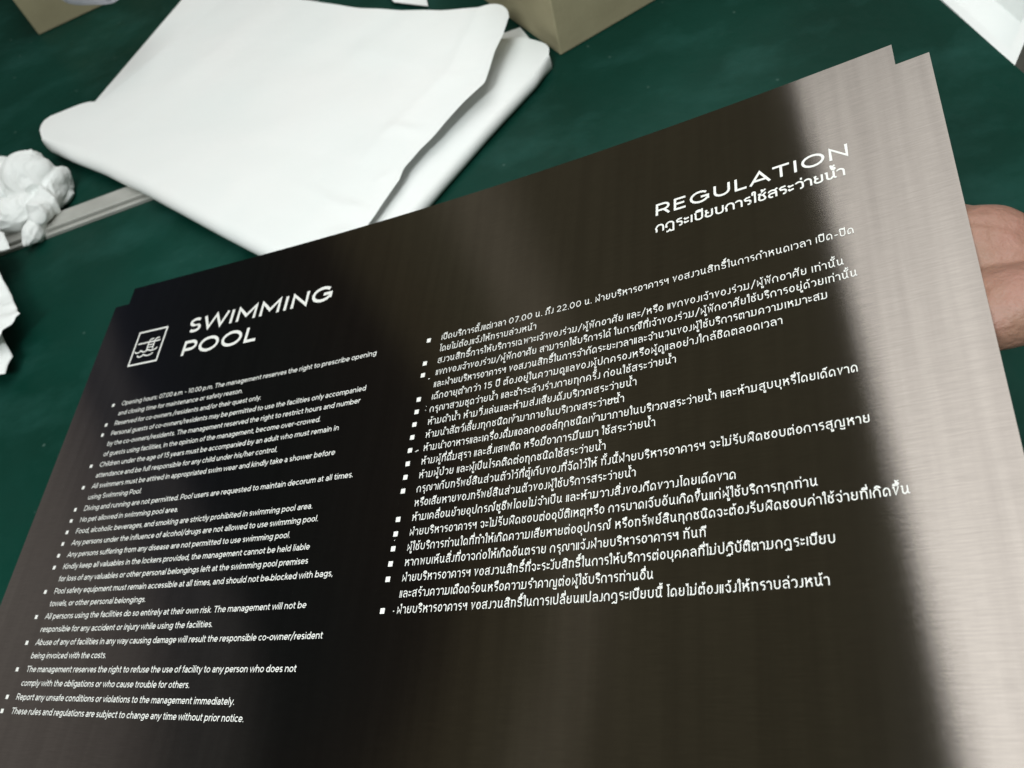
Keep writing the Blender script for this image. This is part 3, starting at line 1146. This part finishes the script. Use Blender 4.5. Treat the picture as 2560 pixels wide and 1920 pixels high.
def sheet_crumple(name, outline_px, z0, amp, seed, label, zs=None):
    """loose wrinkled sheet: filled outline, subdivided, ridged"""
    pts = [at(x, y, z0) for x, y in outline_px]
    bm = bmesh.new()
    vs = [bm.verts.new(p) for p in pts]
    f = bm.faces.new(vs)
    bmesh.ops.triangulate(bm, faces=[f])
    for _ in range(5):
        es = [e for e in bm.edges if e.calc_length() > 0.004]
        if es:
            bmesh.ops.subdivide_edges(bm, edges=es, cuts=1)
            bmesh.ops.triangulate(bm, faces=bm.faces[:])
    for v in bm.verts:
        p = v.co.copy()
        q = V((p.x * 20 + seed, p.y * 20, 0))
        rid = (1 - 2.2 * abs(noise.noise(q))) * 0.6 + 0.3 * (1 - 2 * abs(noise.noise(q * 2.3))) + 0.12 * noise.noise(q * 6)
        v.co.z += amp * rid
        if v.co.z < 0.0012:
            v.co.z = 0.0012
    bmesh.ops.recalc_face_normals(bm, faces=bm.faces[:])
    me = bpy.data.meshes.new(name)
    bm.to_mesh(me)
    bm.free()
    me.materials.append(M_crumple)
    me.polygons.foreach_set('use_smooth', [True] * len(me.polygons))
    o = bpy.data.objects.new(name, me)
    col.objects.link(o)
    sd = o.modifiers.new('thick', 'SOLIDIFY')
    sd.thickness = 0.0003
    if label:
        tag(o, label, 'paper', 'crumpled white papers at the left')
    return o


sheet_crumple('crumpled_paper', [(-140, 560), (-20, 575), (18, 590), (31, 628), (0, 632), (-60, 660), (-160, 660)], 0.026, 0.006, 4,
              'small white paper flap poking in below the crumpled ball')
sheet_crumple('crumpled_paper', [(-220, 640), (-60, 640), (2, 652), (10, 690), (22, 722), (38, 755), (52, 785), (66, 798), (54, 806), (42, 822),
                                 (20, 838), (4, 870), (-60, 880), (-240, 840)], 0.022, 0.009, 9,
              'wrinkled white paper sheet ending in a sharp corner, below the ball')
sheet_crumple('crumpled_paper', [(-220, 800), (-40, 800), (12, 838), (20, 862), (34, 892), (24, 915), (18, 938), (-4, 944), (-70, 950), (-240, 930)],
              0.012, 0.006, 14, 'lowest wrinkled white paper sheet at the left border')

# ------------------------------------------------------------------ aluminium bar with a groove
A0, A1 = at(31, 630, 0), at(396, 495, 0)
bd = (A1 - A0).normalized()
A0 = A0 - bd * 0.12
A1 = A1 + bd * 0.22
bn = V((-bd.y, bd.x, 0))
if bn.y < 0:
    bn = -bn
W1 = (at(325, 463, 0.007) - A0).dot(bn)
prof = [(0, 0), (0, 0.003), (0.0006, 0.0036), (0.0036, 0.0036), (0.0038, 0.0012), (0.0052, 0.0012), (0.0054, 0.0062), (0.0062, 0.007),
        (W1 - 0.0008, 0.007), (W1, 0.0062), (W1, 0)]
a_ = [A0 + bn * x + V((0, 0, z + 0.0002)) for x, z in prof]
b_ = [A1 + bn * x + V((0, 0, z + 0.0002)) for x, z in prof]
vsx, fsx = prism(a_, b_)
bar = mesh_obj('metal_bar', vsx, fsx, M_alu)
tag(bar, 'grey grooved aluminium bar running under the folded white paper', 'bar')

# ------------------------------------------------------------------ cardboard boxes and the roll
def carton(name, corner, d1, d2, l1, l2, h, label):
    c = at(*corner, 0.0003)
    q = [c, c + d1 * l1, c + d1 * l1 + d2 * l2, c + d2 * l2]
    vsx, fsx = prism(q, [p + V((0, 0, h)) for p in q])
    root = thing(name, label, 'box', c)
    o = into(root, mesh_obj('body', vsx, fsx, M_tan))
    bevel_obj(o, 0.0012)
    # closed top flaps
    top = [p + V((0, 0, h + 0.0004)) for p in q]
    mid1, mid2 = top[0].lerp(top[3], 0.497), top[1].lerp(top[2], 0.497)
    mid3, mid4 = top[0].lerp(top[3], 0.503), top[1].lerp(top[2], 0.503)
    for fq in ([top[0], top[1], mid2, mid1], [mid3, mid4, top[2], top[3]]):
        vsx, fsx = prism(fq, [p + V((0, 0, 0.003)) for p in fq])
        into(root, mesh_obj('flap', vsx, fsx, M_tan))
    return root


k0 = at(1402, 139)
dR = (at(1640, 0) - k0).normalized()
dL = (at(1250, 22) - k0).normalized()
dL = V((-dR.y, dR.x, 0)) if V((-dR.y, dR.x, 0)).dot(dL) > 0 else V((dR.y, -dR.x, 0))
carton('cardboard_box', (1402, 139), dR, dL, 0.30, 0.22, 0.16, 'tan cardboard box standing past the tip of the folded paper')
k0 = at(98, 88)
dR2 = (at(205, 38) - k0).normalized()
dL2 = V((-dR2.y, dR2.x, 0))
if dL2.x > 0:
    dL2 = -dL2
carton('cardboard_box', (98, 88), dR2, dL2, 0.16, 0.25, 0.075, 'tan cardboard box in the far left corner with a white roll on it')

# roll of pale paper lying on the left box and overhanging it
ra = at(215, -10, 0.085)
ax = (at(295, -6, 0.085) - at(140, -2, 0.085)).normalized()
rad_ = 0.020
rc = at(215, 20, 0.085) + V((0, 0.0, 0.002))
up = V((0, 0, 1))
fw = ax.cross(up).normalized()
if fw.y < 0:
    fw = -fw
rc = rc + fw * (rad_ * 0.95)
rows = []
for k in range(13):
    s = (k / 12 - 0.5)
    row = []
    rr = rad_ * (1.0 - 0.18 * (abs(s) * 2) ** 6)
    for i in range(33):
        a_ = 2 * math.pi * i / 32
        row.append(rc + ax * (s * 0.066) + fw * (math.cos(a_) * rr) + up * (math.sin(a_) * rr * 1.0 + 0.013))
    rows.append(row)
vsx, fsx = grid_mesh(rows)
n = 33
fsx.append(tuple(range(0, 32)))
fsx.append(tuple(range(12 * n, 12 * n + 32))[::-1])
o = mesh_obj('paper_roll', vsx, fsx, M_lilac, smooth=True)
tag(o, 'short pale lilac roll lying on the left cardboard box', 'roll')

# ------------------------------------------------------------------ white carton standing on the floor beyond the table edge
hw = -0.004
c0 = at(2532, 166, hw)
d1 = (at(2350, 0, hw) - c0).normalized()
d2 = (at(2566, 85, hw) - c0).normalized()
c0 = c0 + (-eo2) * 0.0015
root = thing('white_carton', 'open white carton standing just past the right table edge', 'box', V((c0.x, c0.y, -0.75)))
tw = 0.011
q = [c0, c0 + d1 * 0.36, c0 + d1 * 0.36 + d2 * 0.30, c0 + d2 * 0.30]
cen = sum(q, V((0, 0, 0))) / 4
inn = []
for k in range(4):
    a_, p_, b_ = q[k - 1], q[k], q[(k + 1) % 4]
    inn.append(p_ + ((a_ - p_).normalized() + (b_ - p_).normalized()) * tw)
vsx = [V((p.x, p.y, -0.75)) for p in q] + list(q) + list(inn) + [V((p.x, p.y, hw - 0.17)) for p in inn]
fsx = [(3, 2, 1, 0)]
for k in range(4):
    j = (k + 1) % 4
    fsx += [(k, j, 4 + j, 4 + k), (4 + k, 4 + j, 8 + j, 8 + k), (8 + k, 8 + j, 12 + j, 12 + k)]
fsx.append((12, 13, 14, 15))
o = into(root, mesh_obj('body', vsx, fsx, M_paper))

bpy.context.view_layer.update()
